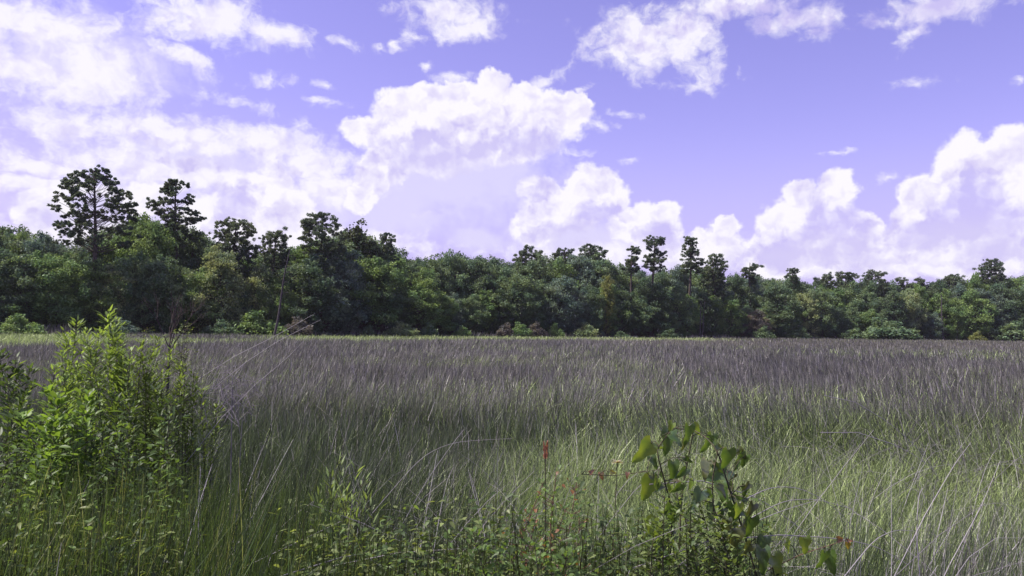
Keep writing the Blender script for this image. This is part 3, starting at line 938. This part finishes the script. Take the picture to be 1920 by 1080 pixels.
# single long stalks one can point at: pixel paths at a given distance
stalks = [
    ([(460, 680), (520, 640), (602, 599)], 5.0, 'long pale stalk slanting up right above the marsh, longest of three on the left'),
    ([(440, 668), (520, 628), (590, 588)], 5.1, 'thin pale stalk slanting steeply, tip against the dark wood'),
    ([(480, 720), (540, 670), (580, 628)], 4.8, 'pale stalk slanting up right, lowest of three on the left'),
    ([(1400, 935), (1445, 912), (1500, 913), (1560, 945), (1600, 990)], 2.9, 'pale arched dead stalk, highest arch right of the vine'),
    ([(1410, 970), (1470, 938), (1530, 935), (1600, 955)], 2.85, 'pale low arched stalk crossing the straight one right of the vine'),
    ([(1400, 985), (1465, 958), (1540, 935)], 2.8, 'straight pale stalk rising right through the crossing stalks'),
    ([(1405, 928), (1440, 945), (1500, 990), (1560, 1045)], 2.85, 'pale stalk falling right through the crossing stalks by the vine'),
    ([(1660, 788), (1690, 812), (1725, 845), (1750, 880)], 4.2, 'pale pair-topped stalk leaning left above the bright grass'),
    ([(1675, 833), (1715, 853), (1750, 880), (1760, 905)], 4.1, 'pale stalk curving over at left below the leaning one'),
    ([(1725, 1085), (1718, 1000), (1722, 930), (1730, 915)], 2.7, 'upright whitish dead stalk in the right foreground'),
    ([(1735, 965), (1790, 870), (1820, 830)], 3.0, 'bright straight stalk slanting right above the upright whitish one'),
    ([(1780, 1060), (1840, 950), (1875, 865)], 2.9, 'long straight grey stalk slanting right in the right foreground'),
    ([(1460, 1003), (1560, 1008), (1640, 1022), (1705, 1060)], 2.6, 'horizontal pale stalk running right from the vine foot'),
    ([(1580, 1085), (1640, 1010), (1680, 993), (1715, 996)], 2.6, 'pale bent-over stalk at the bottom right of the orange leaf'),
    ([(745, 1000), (800, 900), (850, 830), (870, 805)], 4.0, 'long lilac-grey stalk slanting up right in mid foreground'),
    ([(700, 960), (790, 855), (850, 828), (960, 822)], 4.2, 'long stalk bent level to the right in mid foreground'),
    ([(372, 1085), (372, 960), (376, 878)], 2.8, 'upright pale straw stalk in the left foreground'),
    ([(372, 950), (385, 910), (396, 876)], 2.9, 'pale stalk tip leaning right off the upright straw one'),
    ([(905, 990), (890, 930), (878, 880)], 3.6, 'pale stalk leaning left above the reddish briar'),
    ([(640, 1045), (680, 1038), (710, 1060)], 2.5, 'short pale arched blade at the bottom, left of centre'),
]
for pts, Yd, lab in stalks:
    ps = np.array([P(a, b, Yd + .05 * i) for i, (a, b) in enumerate(pts)])
    tt = np.linspace(0, len(ps) - 1, 14)
    sm = np.stack([np.interp(tt, range(len(ps)), ps[:, k]) for k in range(3)], 1)
    for _ in range(2): sm[1:-1] = (sm[:-2] + 2 * sm[1:-1] + sm[2:]) / 4
    d0_ = unit(sm[0] - sm[1])
    sm = np.concatenate([[sm[0] + d0_ * .5 - [0, 0, .12], sm[0] + d0_ * .25 - [0, 0, .03]], sm])
    gg = Geo()
    rads = np.linspace(.0019, .0008, len(sm))
    tube(gg, sm, rads, 5, col=STRAW * .8)
    tag(gg.obj('dead_stalk', M_RUSH), lab, 'dead stalk', 'single dead stalks standing out of the rushes')

# ------------------------------------------------------------------ near plants


def shoots_plant(name, label, cat, tips, Yd, seed, leaf, wid, tone, n=55, tmpl=T_LANCE, group=None, stemmat=M_STEM, spread=.25, low=.42, jit=.12, up=.7, base_px=None, tone2=None):
    """several leafy shoots from one root; tips are photo pixels at distance Yd"""
    rng = np.random.default_rng(seed)
    tp = np.array([P(a, b, Yd + rng.uniform(-spread, spread)) for a, b in tips])
    bx = tp[:, 0].mean() if base_px is None else P(base_px, 900, Yd)[0]
    by = tp[:, 1].mean()
    o = empty(name, (bx, by, float(ground_z(bx, by))), label, cat, group)
    gs, gl = Geo(), Geo()
    org = np.array(o.location)
    for t in tp:
        t = t - org
        b = np.array([t[0] * .55 + rng.normal(0, .12), t[1] * .4 + rng.normal(0, .05), 0])
        s = np.linspace(0, 1, 9)[:, None]
        path = b + (t - b) * s + np.array([rng.normal(0, .07), rng.normal(0, .05), 0]) * np.sin(s * 3.14) + np.array([rng.normal(0, .02), 0, 0]) * np.sin(s * 8)
        tube(gs, path, np.linspace(.0045, .0012, 9), 5)
        nn = int(n * 2.2 * np.linalg.norm(t - b) / 1.4)
        k = low + (1 - low) * rng.random(nn) ** .8
        ps = np.stack([np.interp(k, s[:, 0], path[:, i]) for i in range(3)], 1)
        th = rng.uniform(0, 6.28, nn)
        rad = np.stack([np.cos(th), np.sin(th), 0 * th], 1)
        off = (jit * (1.15 - k) ** .7 * rng.random(nn))[:, None]
        pl = ps + rad * off + np.array([0, 0, 1]) * off * .5
        d = unit(rad + np.array([0, 0, 1]) * (up * (.5 + k[:, None]) + rng.normal(0, .25, (nn, 1))))
        nr = unit(np.array([0, 0, 1.0]) + rad * -.4 + rng.normal(0, .35, (nn, 3)))
        for a, c in zip(ps[::3], pl[::3]): tube(gs, [a, c], [.0015, .001], 3)
        cc = np.array(tone)[None] * rng.uniform(.75, 1.25, (nn, 1))
        if tone2 is not None:
            m2 = rng.random(nn) < .15
            cc[m2] = np.array(tone2)
        leaves(gl, pl, d, nr, leaf * .75 * rng.uniform(.5, 1.2, nn), wid * .75 * rng.uniform(.7, 1.2, nn), tmpl, rng.uniform(.0, .35, nn), .25, cc)
    gs.obj('stem', stemmat, o, True)
    gl.obj('foliage', M_LEAF, o)
    return o


BRIGHT = (0.19, 0.28, 0.075)
FRESH = (0.13, 0.19, 0.05)
SHADED = (0.060, 0.10, 0.033)  # leaf green darkened so the colour itself carries the shade on two left shrubs
SG = 'leafy shrubs in the left foreground'
shoots_plant('shrub', 'tallest bright green shrub with upright leafy shoots rising to the skyline', 'shrub',
             [(204, 584), (218, 600), (190, 620), (225, 640), (205, 660), (235, 680), (180, 690), (212, 625), (198, 605), (240, 655), (170, 660), (215, 700), (245, 710)], 4.6, 1, .062, .016, BRIGHT, 95, group=SG)
shoots_plant('shrub', 'bright green shrub just left of the tallest one, its tips a little lower', 'shrub',
             [(146, 602), (132, 622), (160, 618), (120, 660), (140, 690), (170, 650), (150, 640), (108, 690), (125, 710), (160, 700), (95, 720)], 4.5, 2, .06, .016, BRIGHT, 90, group=SG)
shoots_plant('shrub', 'dim green slender-shooted shrub below the bare dead bush', 'shrub',
             [(262, 640), (285, 660), (300, 632), (325, 650), (275, 690), (310, 700), (345, 680), (255, 670), (290, 715), (335, 710), (265, 720), (360, 700), (380, 730), (350, 745), (400, 760), (310, 740)], 4.9, 3, .055, .014, (0.165, 0.24, 0.065), 120, group=SG)
shoots_plant('shrub', 'thin twiggy shrub with small yellow-green leaf sprays near the dead bush', 'shrub',
             [(345, 603), (330, 612), (362, 615), (272, 616), (352, 640)], 4.9, 4, .035, .012, (0.14, 0.19, 0.06), 40, up=.2, low=.55, jit=.2, group=SG)
shoots_plant('shrub', 'dark leafy shrub cut off by the left edge of the picture', 'shrub',
             [(6, 655), (25, 668), (48, 690), (15, 710), (60, 720), (-30, 660), (-60, 690)], 4.2, 5, .06, .02, SHADED, 95, group=SG, tone2=BRIGHT)
shoots_plant('shrub', 'sunlit broad-leaved shrub low on the left, below the shoots', 'shrub',
             [(85, 730), (110, 745), (150, 740), (70, 790), (130, 780), (165, 775), (40, 780)], 3.7, 6, .06, .028, (0.15, 0.25, 0.05), 80, T_OVAL, group=SG)
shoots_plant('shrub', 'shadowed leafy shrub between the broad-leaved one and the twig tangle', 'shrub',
             [(215, 740), (250, 760), (290, 730), (320, 755), (240, 800), (200, 790), (180, 830)], 4.0, 7, .055, .018, SHADED, 85, group=SG, tone2=FRESH)
shoots_plant('shrub', 'pale lance-leaved sapling standing in the dark rushes left of centre', 'shrub',
             [(632, 866), (655, 880), (610, 885), (640, 915), (670, 905), (600, 930), (655, 940)], 3.4, 8, .07, .012, (0.19, 0.27, 0.09), 48, up=1.2, group='leafy shrubs in the middle foreground')
shoots_plant('briar', 'reddish briar with small mixed leaves in front of the rushes, left of the vine', 'briar',
             [(1020, 905), (1060, 890), (1085, 905), (1000, 950), (975, 975), (1050, 950), (940, 1000), (1095, 950)], 2.7, 9, .028, .017, (0.10, 0.17, 0.05), 55, T_OBOV, 'leafy shrubs in the middle foreground', M_REDSTEM, tone2=(0.22, 0.11, 0.05))
shoots_plant('shrub', 'low green small-leaved shrub at the bottom centre below the reddish briar', 'shrub',
             [(860, 1010), (900, 1000), (960, 1010), (1010, 1015), (920, 1040), (1050, 1030), (1090, 1010), (840, 1050)], 2.45, 10, .032, .018, (0.12, 0.20, 0.055), 70, T_OBOV, 'leafy shrubs in the middle foreground')
shoots_plant('shrub', 'glossy tiny-leaved bush tangled under the heart-leaved vine', 'shrub',
             [(1240, 930), (1270, 925), (1300, 930), (1330, 950), (1250, 980), (1290, 985), (1350, 1000), (1310, 1020), (1230, 1020), (1380, 1040), (1270, 1040)], 2.5, 11, .026, .015, (0.13, 0.19, 0.06), 130, T_OVAL, 'leafy shrubs in the middle foreground')

# bare dead bush and lilac twig tangle
rng = np.random.default_rng(5)


def twigs(gg, p, d, L, r, depth, col=None):
    q = p + d * L
    tube(gg, [p, (p + q) / 2 + rng.normal(0, .03 * L, 3), q], [r, r * .8, r * .6], 4, col)
    if depth:
        for _ in range(rng.integers(2, 4)):
            nd = unit(d + rng.normal(0, .38, 3) * [1, .8, .5] + [0, 0, .12])
            twigs(gg, p + d * L * rng.uniform(.55, 1), nd, L * rng.uniform(.6, .85), r * .62, depth - 1, col)


b = P(318, 700, 6.0); b[2] = float(ground_z(b[0], b[1]))
o = empty('dead_bush', b, 'bare grey-brown dead bush with forked twigs against the dark wood', 'dead bush')
gg = Geo(); tube(gg, [[0, 0, 0], [-.02, 0, .9], [-.01, 0, 2.03]], [.02, .016, .010], 6); gg.obj('stem', M_DEADWOOD, o, True)
for ddx, ln in ((-.32, .19), (.12, .21), (.45, .21), (-.1, .21), (.28, .18)):
    gg = Geo(); twigs(gg, np.array([-.01, 0, 1.92 + .1 * rng.random()]), unit(np.array([ddx, rng.normal(0, .2), 1.0])), ln, .005, 3); gg.obj('branch', M_BARK, o, True)

b = P(425, 800, 4.6); b[2] = float(ground_z(b[0], b[1]))
gg = Geo()
for _ in range(70):
    c = P(min(rng.normal(435, 38), 510), rng.normal(735, 34), 4.5 + rng.uniform(-.3, .3)) - b
    th = rng.uniform(-.5, 1.4); L = rng.uniform(.05, .22)
    d = np.array([math.cos(th) * rng.choice([-1, 1]), rng.normal(0, .4), math.sin(th)]) * L
    tube(gg, [c - d / 2, c + [0, 0, .04], c + d / 2], [.0013, .0011, .0006], 4)
for _ in range(3):
    c = P(rng.uniform(390, 480), rng.uniform(700, 770), 4.5 + rng.uniform(-.2, .2)) - b
    tube(gg, [[c[0] * .3, c[1] * .3, 0], c * .6 + [.02, 0, 0], c], [.003, .0025, .0015], 5)
o = gg.obj('twig_tangle', M_PALEWOOD, None, True); o.location = b
tag(o, 'tangle of bleached lilac-grey dead twigs right of the left shrubs', 'dead twigs')

# ------------------------------------------------------------------ heart-leaved vine
VY = 2.55
vo = P(1300, 1080, VY); vo[2] = float(ground_z(vo[0], vo[1]))
vine = empty('greenbrier_vine', vo, 'vine with large drooping heart-shaped leaves climbing in the foreground, right of centre', 'vine')
vstems = [[(1250, 1150), (1262, 960), (1240, 880), (1230, 842), (1262, 803)], [(1270, 1150), (1277, 925), (1297, 825), (1300, 806), (1262, 803)],
          [(1440, 1150), (1395, 1000), (1362, 900), (1346, 845), (1322, 818), (1300, 806)], [(1430, 1075), (1500, 1040), (1585, 1013)],
          [(1090, 889), (1150, 892), (1200, 886), (1238, 880)], [(1380, 1150), (1340, 1000), (1335, 900), (1346, 845)]]
allp = []
for sidx, st in enumerate(vstems):
    ps = np.array([P(a, b, VY + .05 * math.sin(a * .05)) for a, b in st]) - vo
    tt = np.linspace(0, len(ps) - 1, 24)
    sm = np.stack([np.interp(tt, range(len(ps)), ps[:, k]) for k in range(3)], 1)
    for _ in range(3): sm[1:-1] = (sm[:-2] + 2 * sm[1:-1] + sm[2:]) / 4
    if st[0][1] > 1100: sm = np.concatenate([[[sm[0][0] * .8, sm[0][1], 0.0]], sm])
    gg = Geo(); tube(gg, sm, np.linspace(.0032, .0018, len(sm)) * (.5 if sidx in (3, 4) else 1), 6)
    gg.obj('stem', M_REDSTEM if sidx == 3 else M_STEM, vine, True)
    allp.append(sm)
allp = np.concatenate(allp)


def heart_mesh(seed):
    rng = np.random.default_rng(seed)
    t = np.array([-.10, .0, .12, .28, .45, .6, .75, .9, 1.0])
    hw = np.array([.26, .40, .44, .36, .25, .23, .19, .10, .01]) * rng.uniform(.9, 1.1)
    cols = np.array([-1, -.55, 0, .55, 1.0])
    v = []
    for a, w in zip(t, hw):
        for c_ in cols:
            back = -.10 * (abs(c_) > .9) * (a < .05)
            mid = a if not (c_ == 0 and a < 0) else .02
            v.append([c_ * w, mid + back, .16 * abs(c_) * w * 1.6 - .30 * a * a + .03 * math.sin(a * 9 + c_ * 2 + seed)])
    v = np.array(v)
    rws, cl = len(t), 5
    q = [[i * cl + j, i * cl + j + 1, (i + 1) * cl + j + 1, (i + 1) * cl + j] for i in range(rws - 1) for j in range(cl - 1)]
    return Geo().add(v, q).mesh('leaf', M_VINE, True)


hearts = [heart_mesh(s) for s in range(4)]
VD = (0.090, 0.155, 0.032); VL = (0.19, 0.27, 0.045); VO = (0.10, 0.12, 0.03); VP = (0.12, 0.19, 0.09); VR = (0.27, 0.14, 0.06)
vl = [(1258, 801, 20, 200, VL), (1252, 828, 48, 190, VD), (1268, 824, 28, 130, VD), (1290, 816, 38, 185, VD), (1306, 806, 26, 140, VL), (1283, 834, 20, 190, VO),
      (1327, 832, 42, 200, VD), (1341, 832, 18, 150, VP), (1362, 862, 44, 185, VD), (1350, 840, 22, 110, VL), (1207, 848, 52, 215, VL), (1236, 838, 20, 120, VL),
      (1262, 882, 36, 180, VD), (1345, 890, 48, 235, VP), (1323, 880, 36, 200, VO), (1214, 918, 54, 200, VL), (1232, 908, 32, 150, VD), (1356, 926, 50, 180, VD),
      (1308, 936, 38, 205, VP), (1383, 934, 26, 110, VD), (1371, 913, 18, 150, VL), (1337, 962, 40, 180, VP), (1375, 970, 50, 185, VD), (1393, 962, 30, 110, VD),
      (1261, 967, 48, 180, VD), (1221, 992, 40, 195, VL), (1310, 986, 24, 170, VL), (1406, 990, 46, 185, VD), (1375, 1012, 48, 190, VO), (1426, 1022, 38, 200, VP),
      (1431, 1052, 46, 180, VD), (1458, 1062, 44, 160, VL), (1386, 1040, 40, 190, VD), (1478, 1026, 26, 150, VL), (1510, 1024, 32, 170, VL), (1541, 1052, 40, 190, VD),
      (1558, 1056, 44, 170, VD), (1576, 1011, 17, 90, VR), (1594, 1014, 11, 80, VR), (1110, 884, 12, 60, VR), (1128, 893, 14, 170, VR), (1150, 886, 12, 100, (0.3, .28, .05)), (1176, 892, 12, 190, VR), (1590, 1024, 16, 175, (0.35, .28, .05)), (1300, 1050, 36, 180, VD), (1250, 1050, 34, 200, VD), (1340, 1062, 40, 170, VL)]
rng = np.random.default_rng(12)
for _ in range(52):      # smaller young leaves low on the stems
    vl.append((rng.uniform(1210, 1420), rng.uniform(850, 1075), rng.uniform(16, 30), rng.uniform(130, 230), [VL, VD, VO, VD][rng.integers(4)]))
petG = Geo()
for k, (lx_, ly_, sz, ang, colr) in enumerate(vl):
    a = R(ang)     # clockwise from up
    tipx, tipy = math.sin(a), -math.cos(a)
    ctr = P(lx_, ly_, VY + rng.uniform(-.10, .10))
    m_per = VY / F
    ln = sz * m_per * 1.02
    d = unit(np.array([tipx, rng.uniform(-.35, .35), -tipy]))
    nrm = unit(np.array([rng.normal(0, .45), -1.0, rng.uniform(.1, .7)]))
    nrm = unit(nrm - d * np.dot(nrm, d)); sd = np.cross(d, nrm)
    bpos = ctr - d * ln * .42 - vo
    lo_ = bpy.data.objects.new('leaf', hearts[k % 4])
    C.objects.link(lo_)
    lo_.parent = vine
    wd = ln * (0.85 if colr is not VD else .7)
    mt = Matrix.Identity(4)
    for i in range(3):
        mt[i][0] = sd[i] * wd; mt[i][1] = d[i] * ln; mt[i][2] = nrm[i] * ln; mt[i][3] = bpos[i]
    lo_.matrix_local = mt
    lo_.color = (*(np.array(colr) * rng.uniform(.85, 1.15)), 1)
    if colr is VR: lo_['label'] = 'orange-red withered leaf'
    nb_ = allp[np.argmin(np.linalg.norm(allp - bpos, axis=1))]
    petG = Geo()
    tube(petG, [nb_, (nb_ + bpos) / 2 + [0, 0, .01], bpos], [.0016, .0014, .0012], 4)
    petG.obj('leaf_stalk', M_STEM, vine, True)

# red seed head and pale withered flower head
b = P(1022, 905, 2.9); gz = float(ground_z(b[0], b[1]))
o = empty('dock_plant', (b[0], b[1], gz), 'thin stalk with a narrow rust-red seed head above the briar', 'seed head')
hgt = P(1022, 832, 2.9)[2] - gz
gg = Geo(); tube(gg, [[0, 0, 0], [.01, 0, hgt * .5], [0, 0, hgt - .02]], [.003, .0025, .002], 5); gg.obj('stem', M_STEM, o, True)
gg = Geo(); m = 60
zz = hgt - .055 + .055 * rng.random(m); th = rng.uniform(0, 6.28, m)
ps = np.stack([.005 * np.cos(th), .005 * np.sin(th), zz], 1)
leaves(gg, ps, np.stack([np.cos(th) * .4, np.sin(th) * .4, 1 + 0 * th], 1), np.stack([np.cos(th), np.sin(th), .2 + 0 * th], 1), .014, .006, T_OVAL, .1, .2, np.broadcast_to([.40, .20, .15], (m, 3)))
gg.obj('seed_head', M_LEAF, o)
b = P(1157, 900, 2.8); gz = float(ground_z(b[0], b[1]))
o = empty('withered_flower', (b[0], b[1], gz), 'thin stalk with a small cream withered flower head left of the vine', 'flower')
hgt = P(1157, 868, 2.8)[2] - gz
gg = Geo(); tube(gg, [[0, 0, 0], [-.02, 0, hgt * .6], [0, 0, hgt]], [.0025, .002, .0015], 5); gg.obj('stem', M_STEM, o, True)
gg = Geo(); m = 14
th = np.arange(m) * 2.4
leaves(gg, np.broadcast_to([0, 0, hgt], (m, 3)).astype(float), np.stack([np.cos(th), np.sin(th), .6 + .4 * np.sin(th * 3)], 1), np.broadcast_to([0, 0, 1.0], (m, 3)) + .01 * rng.normal(size=(m, 3)), .022, .008, T_OVAL, .3, .3, np.broadcast_to([.38, .34, .26], (m, 3)))
gg.obj('flower_head', M_LEAF, o)

# ------------------------------------------------------------------ undergrowth too mixed to count
rng = np.random.default_rng(33)
ug = Geo(); gb = Geo()


def sprig(px, py, Yd, leaf, wid, tone, nl, tmpl):
    t = P(px, py, Yd)
    gz = float(ground_z(t[0], t[1]))
    b = np.array([t[0] + rng.normal(0, .06), t[1] + rng.normal(0, .05), max(gz, t[2] - .75)])
    s = np.linspace(0, 1, 6)[:, None]
    path = b + (t - b) * s
    tube(ug, path, np.linspace(.003, .001, 6), 3, col=np.array((0.07, 0.08, 0.03)))
    k = .25 + .75 * rng.random(nl)
    ps = np.stack([np.interp(k, s[:, 0], path[:, i]) for i in range(3)], 1) + rng.normal(0, .035, (nl, 3))
    th = rng.uniform(0, 6.28, nl)
    d = np.stack([np.cos(th), np.sin(th), rng.uniform(-.1, .9, nl)], 1)
    nr = np.array([0, 0, 1.0]) + rng.normal(0, .4, (nl, 3))
    leaves(ug, ps, d, nr, leaf * rng.uniform(.6, 1.2, nl), wid * rng.uniform(.7, 1.2, nl), tmpl, rng.uniform(0, .4, nl), .25, np.array(tone)[None] * rng.uniform(.7, 1.3, (nl, 1)))


for _ in range(230):
    px, py = rng.uniform(-30, 380), 1090 - 230 * rng.random() ** 1.6 * np.interp(px, [0, 200, 470], [1, .8, .25])
    tone = [(0.11, 0.18, 0.045), (0.17, 0.22, 0.06), (0.06, 0.10, 0.035)][rng.integers(3)]
    sprig(px, py + rng.uniform(-20, 40), rng.uniform(2.3, 3.4), .032, .011, tone, 26, T_LANCE)
for _ in range(420):
    px = rng.uniform(560, 1440); py = 950 + 130 * rng.random() ** .8 - 20 * (px > 850)
    tone = [(0.11, 0.17, 0.05), (0.18, 0.23, 0.08), (0.06, 0.10, 0.035)][rng.integers(3)]
    sprig(px, py, rng.uniform(2.3, 3.2), .028, .013, tone, 28, T_OBOV)
for _ in range(60):
    px, py = rng.uniform(-20, 350), rng.uniform(760, 920)
    sprig(px, py, rng.uniform(3.2, 4.3), .05, .018, [(0.07, 0.12, 0.04), (0.12, 0.2, 0.05)][rng.integers(2)], 22, T_LANCE)
tag(ug.obj('leafy_undergrowth', M_LEAF), 'mixed leafy herbs carpeting the bank at the bottom of the picture', 'undergrowth', kind='stuff')

n = 5200
pxs = np.concatenate([rng.uniform(-60, 700, 3900), rng.uniform(700, 1400, 1300)])
Yd = rng.uniform(2.2, 3.6, n)
top = np.where(pxs < 640, rng.uniform(850, 1090, n), rng.uniform(980, 1100, n))
tp = np.array([P(a, b, c) for a, b, c in zip(pxs, top, Yd)])
z = ground_z(tp[:, 0], tp[:, 1]); h = tp[:, 2] - z
ok = h > .2
tp, z, h = tp[ok], z[ok], h[ok]; n = len(h)
lx = rng.normal(.08, .16, n); ly = rng.normal(0, .12, n)
colg = np.where(rng.random((n, 1)) < .10, [[0.22, 0.25, 0.11]], [[0.065, 0.105, 0.036]]) * rng.uniform(.4, 1.4, (n, 1))
strips(gb, tp[:, 0] - lx, tp[:, 1] - ly, z, h, lx, ly, rng.uniform(.003, .007, n), colg, rng, 5, 2.2)
tag(gb.obj('bank_grass', M_LEAF), 'green long-bladed grass on the bank in the near foreground', 'grass', kind='stuff')

# ------------------------------------------------------------------ haze over the marsh
hz = bpy.data.materials.new('haze')
hz.use_nodes = True
t = hz.node_tree
for n_ in list(t.nodes): t.nodes.remove(n_)
k = G(t)
pv = k.node('ShaderNodeVolumePrincipled', {'Color': (0.93, 0.94, 1.0, 1), 'Density': 0.0001, 'Anisotropy': 0.2})
t.links.new(pv.outputs[0], k.node('ShaderNodeOutputMaterial').inputs['Volume'])
x0, x1, y0, y1, z0, z1 = -320, 320, -60, 420, -1.0, 32.0
bv = [(x, y, z) for x in (x0, x1) for y in (y0, y1) for z in (z0, z1)]
bq = [(0, 1, 3, 2), (4, 6, 7, 5), (0, 4, 5, 1), (2, 3, 7, 6), (0, 2, 6, 4), (1, 5, 7, 3)]
tag(Geo().add(bv, bq).obj('haze', hz), 'thin humid summer haze in the air over the marsh', 'haze', kind='stuff')
cy.volume_bounces = 0
